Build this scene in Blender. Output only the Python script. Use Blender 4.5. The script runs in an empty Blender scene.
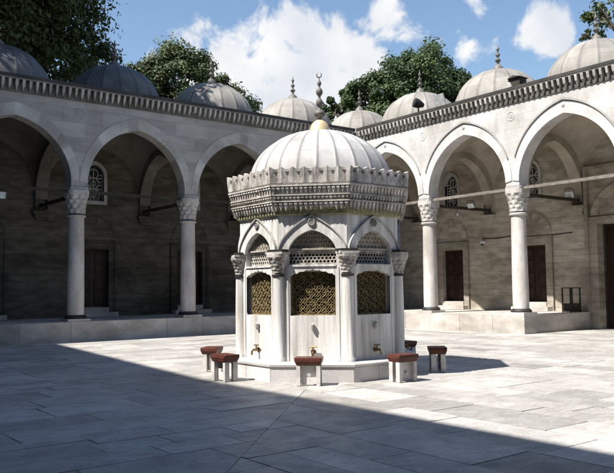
import bpy, bmesh, math, random
from mathutils import Vector, Matrix
random.seed(7)
PI = math.pi
C = bpy.context.scene.collection
scn = bpy.context.scene

# ------------------------------------------------------------------ layout (metres)
X1, LY, S = 8.634, 23.501, 4.083          # column spacing and the line of the shaded wing
RX = X1 + 3 * S                           # line of the sunlit wing
FX, FY = 8.986, 11.203                    # fountain axis
DEP = 3.66                                # depth of the galleries
ZP = 0.62                                 # platform height
SUN_DIR = Vector((1.0, -0.11, -1.5)).normalized()

# ------------------------------------------------------------------ mesh helper
class MB:
    def __init__(s): s.v = []; s.f = []; s.t = []
    def add(s, vs, fs, tone=1.0):
        b = len(s.v); s.v += [tuple(p) for p in vs]
        for f in fs: s.f.append([b + i for i in f]); s.t.append(tone)
    def quad(s, a, b, c, d, tone=1.0): s.add([a, b, c, d], [(0, 1, 2, 3)], tone)
    def box(s, x0, x1, y0, y1, z0, z1, M=None, tone=1.0):
        vs = [(x, y, z) for z in (z0, z1) for y in (y0, y1) for x in (x0, x1)]
        if M: vs = [M(*p) for p in vs]
        s.add(vs, [(0, 2, 3, 1), (4, 5, 7, 6), (0, 1, 5, 4), (2, 6, 7, 3), (0, 4, 6, 2), (1, 3, 7, 5)], tone)
    def prism(s, pts, h0, h1, M, tone=1.0):
        """outline pts (a,b) pushed from h0 to h1; M(a,b,h)"""
        n = len(pts)
        vs = [M(a, b, h0) for a, b in pts] + [M(a, b, h1) for a, b in pts]
        fs = [tuple(range(n)), tuple(range(2 * n - 1, n - 1, -1))]
        fs += [(i, (i + 1) % n, n + (i + 1) % n, n + i) for i in range(n)]
        s.add(vs, fs, tone)
    def lathe(s, cx, cy, prof, n=24, a0=0.0, cap=True, tone=1.0):
        vs = []; fs = []; m = len(prof)
        for r, z in prof:
            for k in range(n):
                a = a0 + 2 * PI * k / n
                vs.append((cx + r * math.cos(a), cy + r * math.sin(a), z))
        for i in range(m - 1):
            for k in range(n):
                k2 = (k + 1) % n
                fs.append((i * n + k, i * n + k2, (i + 1) * n + k2, (i + 1) * n + k))
        if cap:
            if prof[0][0] > 1e-4: fs.append(tuple(range(n - 1, -1, -1)))
            if prof[-1][0] > 1e-4: fs.append(tuple((m - 1) * n + k for k in range(n)))
        s.add(vs, fs, tone)
    def tube(s, pts, rs, n=8, tone=1.0):
        vs = []; fs = []; m = len(pts)
        P = [Vector(p) for p in pts]
        if not hasattr(rs, '__len__'): rs = [rs] * m
        for i in range(m):
            d = (P[min(i + 1, m - 1)] - P[max(i - 1, 0)]).normalized()
            up = Vector((0, 0, 1)) if abs(d.z) < .9 else Vector((1, 0, 0))
            a = d.cross(up).normalized(); b = d.cross(a)
            for k in range(n):
                t = 2 * PI * k / n
                vs.append(P[i] + (a * math.cos(t) + b * math.sin(t)) * rs[i])
        for i in range(m - 1):
            for k in range(n):
                k2 = (k + 1) % n
                fs.append((i * n + k, i * n + k2, (i + 1) * n + k2, (i + 1) * n + k))
        fs.append(tuple(range(n - 1, -1, -1))); fs.append(tuple((m - 1) * n + k for k in range(n)))
        s.add(vs, fs, tone)
    def build(s, name, mat, parent=None, smooth=None, recalc=True):
        o3 = ORG.get(parent.name, Vector((0, 0, 0))) if parent else Vector((0, 0, 0))
        me = bpy.data.meshes.new(name)
        me.from_pydata([(p[0] - o3.x, p[1] - o3.y, p[2] - o3.z) for p in s.v], [], s.f)
        at = me.attributes.new('tone', 'FLOAT', 'FACE')
        at.data.foreach_set('value', s.t)
        if recalc and len(s.f) < 60000:
            bm = bmesh.new(); bm.from_mesh(me)
            if smooth is not None: bmesh.ops.remove_doubles(bm, verts=bm.verts, dist=1e-4)
            bmesh.ops.recalc_face_normals(bm, faces=bm.faces); bm.to_mesh(me); bm.free()
        if smooth is not None:
            for p in me.polygons: p.use_smooth = True
            me.set_sharp_from_angle(angle=math.radians(smooth))
        me.materials.append(mat)
        o = bpy.data.objects.new(name, me); C.objects.link(o)
        if parent: o.parent = parent
        ORG[o.name] = o3
        return o

ORG = {}
def thing(name, label, cat, loc=(0, 0, 0), rz=0.0, group=None):
    o = bpy.data.objects.new(name, None); C.objects.link(o)
    o.location = loc; o.rotation_euler = (0, 0, rz); o.empty_display_size = .2
    ORG[o.name] = Vector(loc)
    return tag(o, label, cat, group)
def tag(o, label, cat, group=None):
    o['label'] = label; o['category'] = cat
    if group: o['group'] = group
    return o

# ------------------------------------------------------------------ materials
class NT:
    def __init__(s, name):
        s.m = bpy.data.materials.new(name); s.m.use_nodes = True
        s.nt = s.m.node_tree; s.nt.nodes.clear(); s.N = s.nt.nodes; s.L = s.nt.links
        s.out = s.N.new('ShaderNodeOutputMaterial')
        s.b = s.N.new('ShaderNodeBsdfPrincipled'); s.L.new(s.b.outputs[0], s.out.inputs[0])
        s.pos = s.N.new('ShaderNodeNewGeometry').outputs['Position']
    def noise(s, scale, sc=(1, 1, 1), detail=5, rough=.55, dist=0.0, vec=None):
        mp = s.N.new('ShaderNodeMapping'); mp.inputs['Scale'].default_value = sc
        s.L.new(vec or s.pos, mp.inputs['Vector'])
        n = s.N.new('ShaderNodeTexNoise'); n.inputs['Scale'].default_value = scale
        n.inputs['Detail'].default_value = detail; n.inputs['Roughness'].default_value = rough
        n.inputs['Distortion'].default_value = dist
        s.L.new(mp.outputs[0], n.inputs['Vector']); return n.outputs['Fac']
    def ramp(s, fac, stops):
        r = s.N.new('ShaderNodeValToRGB'); e = r.color_ramp.elements
        while len(e) < len(stops): e.new(.5)
        for q, (p, c) in zip(e, stops):
            q.position = p; q.color = (*c, 1) if hasattr(c, '__len__') else (c, c, c, 1)
        s.L.new(fac, r.inputs[0]); return r.outputs[0]
    def mix(s, a, b, fac=1.0, mode='MULTIPLY'):
        n = s.N.new('ShaderNodeMix'); n.data_type = 'RGBA'; n.blend_type = mode
        for sock, val in ((n.inputs[0], fac), (n.inputs[6], a), (n.inputs[7], b)):
            if isinstance(val, (int, float)): sock.default_value = val
            elif hasattr(val, '__len__'): sock.default_value = (*val, 1)
            else: s.L.new(val, sock)
        return n.outputs[2]
    def attr(s, name='tone'):
        a = s.N.new('ShaderNodeAttribute'); a.attribute_name = name; return a.outputs['Fac']
    def math(s, op, a, b=0.0):
        n = s.N.new('ShaderNodeMath'); n.operation = op
        for i, val in enumerate((a, b)):
            if isinstance(val, (int, float)): n.inputs[i].default_value = val
            else: s.L.new(val, n.inputs[i])
        return n.outputs[0]
    def bump(s, h, strength=.3, dist=.02):
        n = s.N.new('ShaderNodeBump'); n.inputs['Strength'].default_value = strength
        n.inputs['Distance'].default_value = dist
        s.L.new(h, n.inputs['Height']); s.L.new(n.outputs[0], s.b.inputs['Normal'])
    def brick(s, axis, w, h, mortar=.01, c1=(1, 1, 1), c2=(.8, .8, .8), cm=(.5, .5, .5), off=(0, 0)):
        sp = s.N.new('ShaderNodeSeparateXYZ'); s.L.new(s.pos, sp.inputs[0])
        cb = s.N.new('ShaderNodeCombineXYZ')
        s.L.new(s.math('ADD', sp.outputs[axis], 50 + off[0]), cb.inputs[0])
        s.L.new(s.math('ADD', sp.outputs[2], off[1]), cb.inputs[1])
        b = s.N.new('ShaderNodeTexBrick'); b.offset = .43; b.inputs['Scale'].default_value = 1
        b.inputs['Brick Width'].default_value = w; b.inputs['Row Height'].default_value = h
        b.inputs['Mortar Size'].default_value = mortar; b.inputs['Mortar Smooth'].default_value = .4
        b.inputs['Bias'].default_value = 0
        for k, c in (('Color1', c1), ('Color2', c2), ('Mortar', cm)): b.inputs[k].default_value = (*c, 1)
        s.L.new(cb.outputs[0], b.inputs['Vector']); return b
    def fin(s, col, rough=.7, metal=0.0, spec=.3):
        if hasattr(col, '__len__'): s.b.inputs['Base Color'].default_value = (*col, 1)
        else: s.L.new(col, s.b.inputs['Base Color'])
        if isinstance(rough, (int, float)): s.b.inputs['Roughness'].default_value = rough
        else: s.L.new(rough, s.b.inputs['Roughness'])
        s.b.inputs['Metallic'].default_value = metal
        s.b.inputs['Specular IOR Level'].default_value = spec
        return s.m

def stone(name, c1, c2, scale=2.0, sc=(1, 1, 1), stain=.35, stain_scale=.5, stain_sc=(1, 1, 1), rough=.75,
          bump=.25, fine=.18, tone=True, brick=None, spec=.25, stain_col=(.35, .32, .28)):
    t = NT(name)
    base = t.ramp(t.noise(scale, sc, 6), [(.3, c1), (.7, c2)])
    fn = t.noise(28, (1, 1, 1), 4, .7)
    col = t.mix(base, t.ramp(fn, [(.3, 1 - fine), (.7, 1.0)]))
    st = t.noise(stain_scale, stain_sc, 7, .65, .3)
    col = t.mix(col, t.ramp(st, [(.36, stain_col), (.58, (1, 1, 1))]), stain)
    h = fn
    if brick:
        b = t.brick(**brick); col = t.mix(col, b.outputs['Color'])
        h = t.math('SUBTRACT', fn, t.math('MULTIPLY', b.outputs['Fac'], 1.5))
    if tone:
        cb = t.N.new('ShaderNodeCombineColor'); a = t.attr()
        for i in range(3): t.L.new(a, cb.inputs[i])
        col = t.mix(col, cb.outputs[0])
    t.bump(h, bump, .012)
    return t.fin(col, rough, 0, spec)

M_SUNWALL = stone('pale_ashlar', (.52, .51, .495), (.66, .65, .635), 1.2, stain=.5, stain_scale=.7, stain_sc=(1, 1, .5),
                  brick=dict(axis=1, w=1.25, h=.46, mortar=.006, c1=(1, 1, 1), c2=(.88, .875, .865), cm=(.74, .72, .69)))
M_SHADEWALL = stone('veined_ashlar_shade_tone', (.37, .357, .338), (.53, .512, .487), .9, (1, 1, 3), stain=.35, stain_scale=.5, stain_sc=(.6, .6, 1.4),
                    brick=dict(axis=0, w=1.35, h=.47, mortar=.007, c1=(1, 1, 1), c2=(.78, .775, .78), cm=(.62, .6, .58)))  # same stone as the sunlit wall; shade and weathering greyed into it
M_BACK_SUN = stone('brown_ashlar_sun_tone', (.41, .37, .31), (.66, .605, .52), 1.8, (1, 1, 3), stain=.6, stain_scale=.55, stain_sc=(.7, .7, 1.5), bump=.6,
                   brick=dict(axis=1, w=.95, h=.245, mortar=.010, c1=(1, 1, 1), c2=(.85, .84, .82), cm=(.78, .76, .73)), stain_col=(.30, .26, .21))  # lighter copy of the back-wall stone, sunlight put into its colour
M_BACK_SHADE = stone('brown_ashlar_shade_tone', (.085, .075, .061), (.17, .153, .127), 1.8, (1, 1, 3), stain=.8, stain_scale=.5, stain_sc=(.7, .7, 1.5), bump=.6,
                     brick=dict(axis=0, w=.95, h=.245, mortar=.010, c1=(1, 1, 1), c2=(.78, .76, .72), cm=(.68, .66, .62)), stain_col=(.28, .25, .20))  # darker copy of the back-wall stone, gallery shade put into its colour
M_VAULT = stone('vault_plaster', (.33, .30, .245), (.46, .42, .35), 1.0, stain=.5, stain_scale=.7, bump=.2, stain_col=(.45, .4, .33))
M_VAULT_SHADE = stone('vault_plaster_shade_tone', (.13, .118, .10), (.21, .19, .16), 1.0, stain=.6, stain_scale=.7, bump=.2, stain_col=(.4, .36, .3))  # same vaults, with the gallery shade put into a darker colour
M_COLUMN = stone('column_marble', (.46, .435, .41), (.68, .65, .62), 2.2, (1, 1, .5), stain=.55, stain_scale=1.2, stain_sc=(1, 1, .35), rough=.5, bump=.08, stain_col=(.55, .5, .45))
M_CAPITAL = stone('capital_marble', (.42, .40, .375), (.58, .56, .53), 5, stain=.4, stain_scale=2, bump=.35)
M_CORNICE = stone('cornice_stone', (.42, .40, .37), (.62, .60, .56), 4, stain=.5, stain_scale=1.2, bump=.3)
M_CORNICEBACK = stone('cornice_gap_shade', (.09, .075, .062), (.17, .145, .12), 4, stain=.4)  # dark colour stands for shadow between the corbels
M_ROOF = stone('lead_edge', (.035, .034, .033), (.075, .07, .066), 2, stain=.3, rough=.6, bump=.2)
M_PLAT = stone('platform_stone', (.40, .375, .345), (.60, .57, .53), 1.3, (1, 1, 2), stain=.5, stain_scale=.9, stain_sc=(1, 1, 1.5), bump=.4,
               stain_col=(.5, .44, .37))
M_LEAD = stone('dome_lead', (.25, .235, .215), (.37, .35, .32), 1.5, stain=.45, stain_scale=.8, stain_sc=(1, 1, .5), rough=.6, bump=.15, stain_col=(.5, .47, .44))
M_LEAD_SHADE = stone('dome_lead_shade_tone', (.10, .10, .105), (.16, .158, .16), 1.5, stain=.4, stain_scale=.8, stain_sc=(1, 1, .5), rough=.5, bump=.15, stain_col=(.5, .5, .5))  # tree shade on the left domes put into a darker lead
M_FINIAL = stone('finial_bronze', (.12, .11, .098), (.22, .205, .185), 6, stain=.3, rough=.5)
def paving_mat():
    t = NT('paving_marble')
    base = t.ramp(t.noise(1.3, (1, 1, 1), 7, .6, .4), [(.3, (.41, .39, .365)), (.7, (.51, .49, .463))])
    vein = t.noise(1.1, (1, 2.6, 1), 8, .68, 2.2)
    col = t.mix(base, t.ramp(vein, [(.40, (1, 1, 1)), (.485, (.72, .72, .73)), (.51, (.66, .66, .68)), (.56, (1, 1, 1))]), .6)
    blot = t.noise(2.6, (1, 1, 1), 6, .62, .2)
    col = t.mix(col, t.ramp(blot, [(.38, (.60, .58, .55)), (.55, (1, 1, 1))]), .32)
    big = t.noise(.33, (1, 1, 1), 5, .55)
    col = t.mix(col, t.ramp(big, [(.36, (.66, .64, .62)), (.60, (1, 1, 1))]), .35)
    fn = t.noise(34, (1, 1, 1), 5, .7)
    col = t.mix(col, t.ramp(fn, [(.3, .78), (.65, 1.0)]))
    cb = t.N.new('ShaderNodeCombineColor'); a_ = t.attr()
    for i in range(3): t.L.new(a_, cb.inputs[i])
    col = t.mix(col, cb.outputs[0])
    h = t.math('ADD', t.math('MULTIPLY', t.noise(7, (1, 1, 1), 6, .65), 1.2), t.math('MULTIPLY', fn, .35))
    t.bump(h, .35, .012)
    return t.fin(col, t.ramp(blot, [(.3, .62), (.7, .42)]), 0, .35)
M_PAVE = paving_mat()
M_DIRT = stone('ground_earth', (.16, .15, .138), (.25, .235, .22), 2, tone=False)
M_FMARBLE = stone('fountain_marble', (.54, .525, .50), (.78, .765, .74), 1.7, (5, 5, .35), stain=.68, stain_scale=1.5, stain_sc=(5, 5, .3), rough=.45, bump=.06, fine=.12,
                  spec=.35, stain_col=(.42, .39, .35))
M_PLINTH = stone('plinth_marble', (.52, .50, .49), (.68, .66, .645), 1.5, (1, 1, 1), stain=.35, stain_scale=.9, rough=.5, bump=.1, stain_col=(.6, .54, .5))
M_TYMP = stone('tympanum_stone', (.30, .27, .22), (.50, .46, .40), 6, stain=.4, bump=.3)
M_CROWN = stone('crown_weathered', (.40, .375, .34), (.72, .685, .645), 6, (1.3, 1.3, .8), stain=.85, stain_scale=3.0, fine=.42, stain_sc=(2, 2, .6), bump=.5, stain_col=(.30, .27, .24))
M_CROWNDARK = stone('crown_muqarnas', (.42, .39, .35), (.68, .645, .60), 7, stain=.6, stain_scale=2.5, bump=.4, stain_col=(.35, .32, .28))
M_FDOME = stone('fountain_dome_lead', (.40, .39, .38), (.56, .55, .54), 2.4, stain=.6, stain_scale=1.4, stain_sc=(1, 1, .6), rough=.55, bump=.12, stain_col=(.60, .58, .57))
M_VOUS = {0: stone('voussoir_stone_shade_tone', (.37, .357, .338), (.51, .495, .47), 1.6, stain=.35, stain_scale=.8, bump=.25),  # darker copy carries the shaded wing's tone
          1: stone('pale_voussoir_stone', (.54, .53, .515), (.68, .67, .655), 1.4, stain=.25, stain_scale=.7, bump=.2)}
M_DARK = stone('dark_interior', (.012, .012, .012), (.03, .028, .025), 2, tone=False)
M_DOOR = stone('old_door_wood', (.022, .013, .010), (.05, .028, .02), 3, (6, 6, .6), stain=.4, rough=.55, bump=.3)
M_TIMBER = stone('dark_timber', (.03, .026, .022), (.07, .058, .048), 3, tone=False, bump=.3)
M_TIMBERLIT = stone('timber_sun_tone', (.12, .105, .09), (.27, .24, .21), 4, (1, 1.2, 4), tone=False, bump=.4)  # lighter timber carries the sunlight on the tie beam
M_IRON = stone('dark_iron', (.02, .02, .02), (.045, .04, .036), 6, tone=False, rough=.55)
M_RED = stone('red_stone_seat', (.065, .021, .015), (.125, .040, .028), 7, stain=.5, stain_scale=3, rough=.45, bump=.15, stain_col=(.45, .4, .4))
M_STOOL = stone('stool_marble', (.48, .46, .44), (.64, .62, .60), 4, stain=.35, stain_scale=4, stain_col=(.5, .45, .4), bump=.15)
def plain(name, col, rough=.5, metal=0.0, var=.25, scale=8):
    t = NT(name); n = t.noise(scale)
    c = t.ramp(n, [(.3, tuple(x * (1 - var) for x in col)), (.7, tuple(min(1, x * (1 + var)) for x in col))])
    return t.fin(c, rough, metal, .4)
M_BRASS = plain('aged_brass', (.175, .132, .06), .55, .3, .45, 14)
M_GOLD = plain('gilt_copper', (.58, .46, .27), .5, .3, .2)
M_TAP = plain('tap_brass', (.20, .135, .06), .4, .8)
M_GILTBAND = plain('inscription_band', (.25, .23, .125), .6, .1, .5, 22)
M_GLASS = plain('dark_window_glass', (.03, .034, .036), .15)
M_LAMPGLASS = plain('lamp_glass', (.55, .60, .60), .2)
M_WHITE = plain('white_painted_metal', (.72, .74, .76), .4)
M_PALEBOARD = plain('weathered_pale_board', (.46, .46, .46), .85)
M_GREYMETAL = plain('grey_metal', (.28, .29, .30), .45, .3)
M_BARK = stone('bark', (.05, .04, .03), (.12, .10, .075), 5, (1, 1, .3), tone=False, bump=.6)

def leafmat(name, dark, lite):
    t = NT(name)
    col = t.ramp(t.attr(), [(0, dark), (1, lite)])
    t.fin(col, .55, 0, .3)
    tr = t.N.new('ShaderNodeBsdfTranslucent'); t.L.new(col, tr.inputs[0])
    ms = t.N.new('ShaderNodeMixShader'); ms.inputs[0].default_value = .22
    t.L.new(t.b.outputs[0], ms.inputs[1]); t.L.new(tr.outputs[0], ms.inputs[2]); t.L.new(ms.outputs[0], t.out.inputs[0])
    return t.m
M_LEAF = leafmat('plane_leaf', (.024, .042, .013), (.10, .13, .04))
M_LEAF2 = leafmat('deep_leaf', (.024, .048, .015), (.105, .15, .05))
M_LEAF3 = leafmat('olive_leaf', (.030, .052, .018), (.115, .14, .05))

# ------------------------------------------------------------------ curves
def arch_pts(a, z0, rise, n=20):
    """pointed arch from (-a,z0) over (0,z0+rise) to (a,z0)"""
    half = []
    if rise >= a:
        for i in range(n + 1):                        # steep haunches, straightening towards the point
            x = a * math.cos(PI / 2 * i / n); q = x / a
            half.append((x, z0 + rise * (.82 * math.sqrt(max(0, 1 - q ** 2.2)) + .18 * (1 - q))))
    else:
        for i in range(n + 1):
            t = PI / 2 * i / n; x = a * math.cos(t)
            half.append((x, z0 + rise * (.78 * math.sin(t) + .22 * (1 - math.cos(t)))))
    left = [(-x, z) for x, z in half]
    return left + half[::-1][1:]

def wall_over(mb, M, u0, u1, zb, zt, h0, h1, curve=None, tone=1.0):
    """wall strip between u0 and u1 pushed from h0 to h1; its underside follows curve (list of (u,z)) if given"""
    low = curve or [(u0, zb), (u1, zb)]
    n = len(low)
    for i in range(n - 1):
        (a, za), (b, zbb) = low[i], low[i + 1]
        if abs(a - b) > 1e-6:
            mb.quad(M(a, h0, za), M(b, h0, zbb), M(b, h0, zt), M(a, h0, zt), tone)
            mb.quad(M(a, h1, za), M(b, h1, zbb), M(b, h1, zt), M(a, h1, zt), tone)
            mb.quad(M(a, h0, zt), M(b, h0, zt), M(b, h1, zt), M(a, h1, zt), tone)
        mb.quad(M(a, h0, za), M(b, h0, zbb), M(b, h1, zbb), M(a, h1, za), tone)

# ------------------------------------------------------------------ capital
def capital(mb, cx, cy, z0, z1, r0, half, tiers=4, n=32, rot=0.0):
    def ring(t, z, ph, k):
        pts = []
        for i in range(n):
            a = 2 * PI * i / n
            ca, sa = math.cos(a), math.sin(a)
            sq = 1 / max(abs(ca), abs(sa)); sq = min(sq, 1.22)
            r = (1 - t) * r0 + t * half * (1 + (sq - 1) * t)
            r *= 1 + k * (1 if (i // 2 + ph) % 2 else -1)
            A = a + rot
            pts.append((cx + r * math.cos(A), cy + r * math.sin(A), z))
        return pts
    rings = []
    H = z1 - z0
    for k in range(tiers):
        za = z0 + H * (.06 + .74 * k / tiers); zb = z0 + H * (.06 + .74 * (k + 1) / tiers)
        ta = (k / tiers) ** 1.1; tb = ((k + 1) / tiers) ** 1.1
        rings.append(ring(ta * .8, za, k, .035))
        rings.append(ring(ta * .6 + tb * .4 - .1, za + (zb - za) * .6, k, .06))
        rings.append(ring(tb * .9, zb - (zb - za) * .12, k, .05))
        rings.append(ring(tb * .9, zb, k, .045))
    rings.append(ring(1.0, z0 + H * .82, 0, 0)); rings.append(ring(1.04, z0 + H * .84, 0, 0)); rings.append(ring(1.04, z1, 0, 0))
    vs = [p for r in rings for p in r]; fs = []
    for i in range(len(rings) - 1):
        for k in range(n):
            k2 = (k + 1) % n
            fs.append((i * n + k, i * n + k2, (i + 1) * n + k2, (i + 1) * n + k))
    fs.append(tuple(range(n - 1, -1, -1))); fs.append(tuple((len(rings) - 1) * n + k for k in range(n)))
    mb.add(vs, fs)

# ------------------------------------------------------------------ rings pattern (pierced screens)
def ring_flat(mb, M, cu, cz, r, w, h0, h1, n=14, sx=1.0, tone=1.0):
    vs = []; fs = []
    for k in range(n):
        a = 2 * PI * k / n; c, s_ = math.cos(a), math.sin(a)
        for rr, h in ((r - w, h0 + .4 * (h1 - h0)), (r, h0), (r + w, h0 + .4 * (h1 - h0)), (r + w, h1), (r - w, h1)):
            vs.append(M(cu + rr * c * sx, h, cz + rr * s_))
    for k in range(n):
        k2 = (k + 1) % n
        for j in range(5):
            j2 = (j + 1) % 5
            fs.append((k * 5 + j, k2 * 5 + j, k2 * 5 + j2, k * 5 + j2))
    mb.add(vs, fs, tone)
def screen(mb, M, u0, u1, z0, z1, cell, w, h, n=12, petals=True, inside=None):
    rows = int((z1 - z0) / (cell * .866)) + 1
    for j in range(rows):
        z = z0 + (j + .5) * cell * .866
        k = int((u1 - u0) / cell) + 2
        for i in range(-1, k):
            u = (u0 + u1) / 2 + (i - k / 2 + .5 + (j % 2) * .5) * cell
            if u < u0 or u > u1 or (inside and not inside(u, z)): continue
            ring_flat(mb, M, u, z, cell * .5, w, h, h + .02, n)
            if petals: ring_flat(mb, M, u, z, cell * .27, w * .8, h - .006, h + .014, 8, sx=.55)

# ------------------------------------------------------------------ one arcade wing
ARCH_A = S / 2 - .27
Z_CAP, Z_NECK, Z_SPR, Z_APEX, Z_TOP = 4.85, 4.04, 5.10, 7.07, 8.27
H0, H1 = -.25, .25                                   # faces of the arcade wall
def add_column(root, M, u, d=0.0):
    cx, cy, _ = M(u, d, 0)
    mb = MB(); mb.lathe(cx, cy, [(.268, ZP + .2), (.272, 1.4), (.262, 2.6), (.245, 3.9), (.245, 3.97)], 28)
    c = mb.build('column', M_COLUMN, root, 40)
    b = MB(); b.box(cx - .37, cx + .37, cy - .37, cy + .37, ZP, ZP + .085)
    b.build('plinth_block', M_PLAT, c)
    b = MB(); b.lathe(cx, cy, [(.335, ZP + .087), (.355, ZP + .12), (.335, ZP + .165), (.30, ZP + .19), (.285, ZP + .205)], 28)
    b.build('base_ring', M_IRON, c, 50)
    b = MB(); b.lathe(cx, cy, [(.25, 3.965), (.30, 3.985), (.305, 4.03), (.27, 4.055)], 28)
    capital(b, cx, cy, 4.05, Z_CAP, .27, .33, 4)
    b.build('capital', M_CAPITAL, c)
    b = MB(); b.box(cx - .285, cx + .285, cy - .285, cy + .285, Z_CAP + .002, Z_CAP + .06)
    b.box(cx - .275, cx + .275, cy - .275, cy + .275, Z_CAP + .06, Z_SPR - .13)
    for k in range(-4, 5):                            # little carved drops along the impost
        for sx, sy in ((1, 0), (-1, 0), (0, 1), (0, -1)):
            px, py = (cx + sx * .28, cy + k * .06) if sx else (cx + k * .06, cy + sy * .28)
            b.box(px - .014, px + .014, py - .014, py + .014, Z_SPR - .30 + .04 * (k % 2), Z_SPR - .14)
    b.build('impost_block', M_CAPITAL, c)
    return c

def dome(root, cx, cy, mat, zc=8.24, rx=1.71, rz=1.57, nseg=17, fin=True, seam=.70, a_off=0.0, bump=.024):
    """lead dome with rolled seams"""
    SUB = 16; n = nseg * SUB
    angs = sorted([90 * i / 18 for i in range(18)] + [q + e for q in (26.5, 38.4, 52.3, 63.4) for e in (0, .8)]); NR = len(angs)
    lap = [any(abs(a - q) < 1e-6 for q in (26.5, 52.3)) * 1 + any(abs(a - q) < 1e-6 for q in (38.4, 63.4)) * 2 for a in angs]
    prof = [(rx * math.cos(math.radians(a)), zc + rz * math.sin(math.radians(a))) for a in angs]
    vs = []; fs = []; tn = []
    for r, z in prof:
        for k in range(n):
            a = a_off + 2 * PI * k / n; m = k % SUB
            rr = r + (bump if m == 0 else (bump * .5 if m in (1, SUB - 1) else -.012 * math.sin(PI * m / SUB))) * min(1, r / .6)
            vs.append((cx + rr * math.cos(a), cy + rr * math.sin(a), z))
    vs.append((cx, cy, zc + rz))
    rd = random.Random(int(cx * 100)); pt = [[rd.uniform(.86, 1.06) for q in range(3)] for k in range(nseg)]
    for i in range(NR - 1):
        for k in range(n):
            k2 = (k + 1) % n; m = k % SUB
            fs.append((i * n + k, i * n + k2, (i + 1) * n + k2, (i + 1) * n + k))
            tn.append(seam if m in (0, SUB - 1) else .80 if lap[i] == 1 + (k // SUB) % 2 else pt[k // SUB][(i + k // SUB % 3) * 3 // (NR + 3)])
    for k in range(n): fs.append(((NR - 1) * n + k, (NR - 1) * n + (k + 1) % n, len(vs) - 1)); tn.append(1.0)
    mb = MB(); mb.v = vs; mb.f = fs; mb.t = tn
    o = mb.build('dome', mat, root, 60)
    b = MB(); b.lathe(cx, cy, [(rx + .06, zc - .15), (rx + .10, zc - .02), (rx + .06, zc + .06), (rx + .01, zc + .08)], 48)
    if fin: b.build('dome_drum', mat, o, 40)
    if fin:
        z = zc + rz - .03
        b = MB()
        b.lathe(cx, cy, [(.24, z - .02), (.20, z + .05), (.19, z + .12), (.13, z + .20), (.055, z + .26), (.05, z + .34), (.10, z + .38), (.11, z + .43), (.045, z + .48),
                         (.04, z + .56), (.085, z + .60), (.09, z + .65), (.035, z + .70), (.03, z + .78), (.065, z + .83), (.06, z + .88), (.022, z + .93), (.015, z + 1.0), (0.0, z + 1.06)], 12)
        b.build('finial', M_FINIAL, o, 40)
    return o

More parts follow.
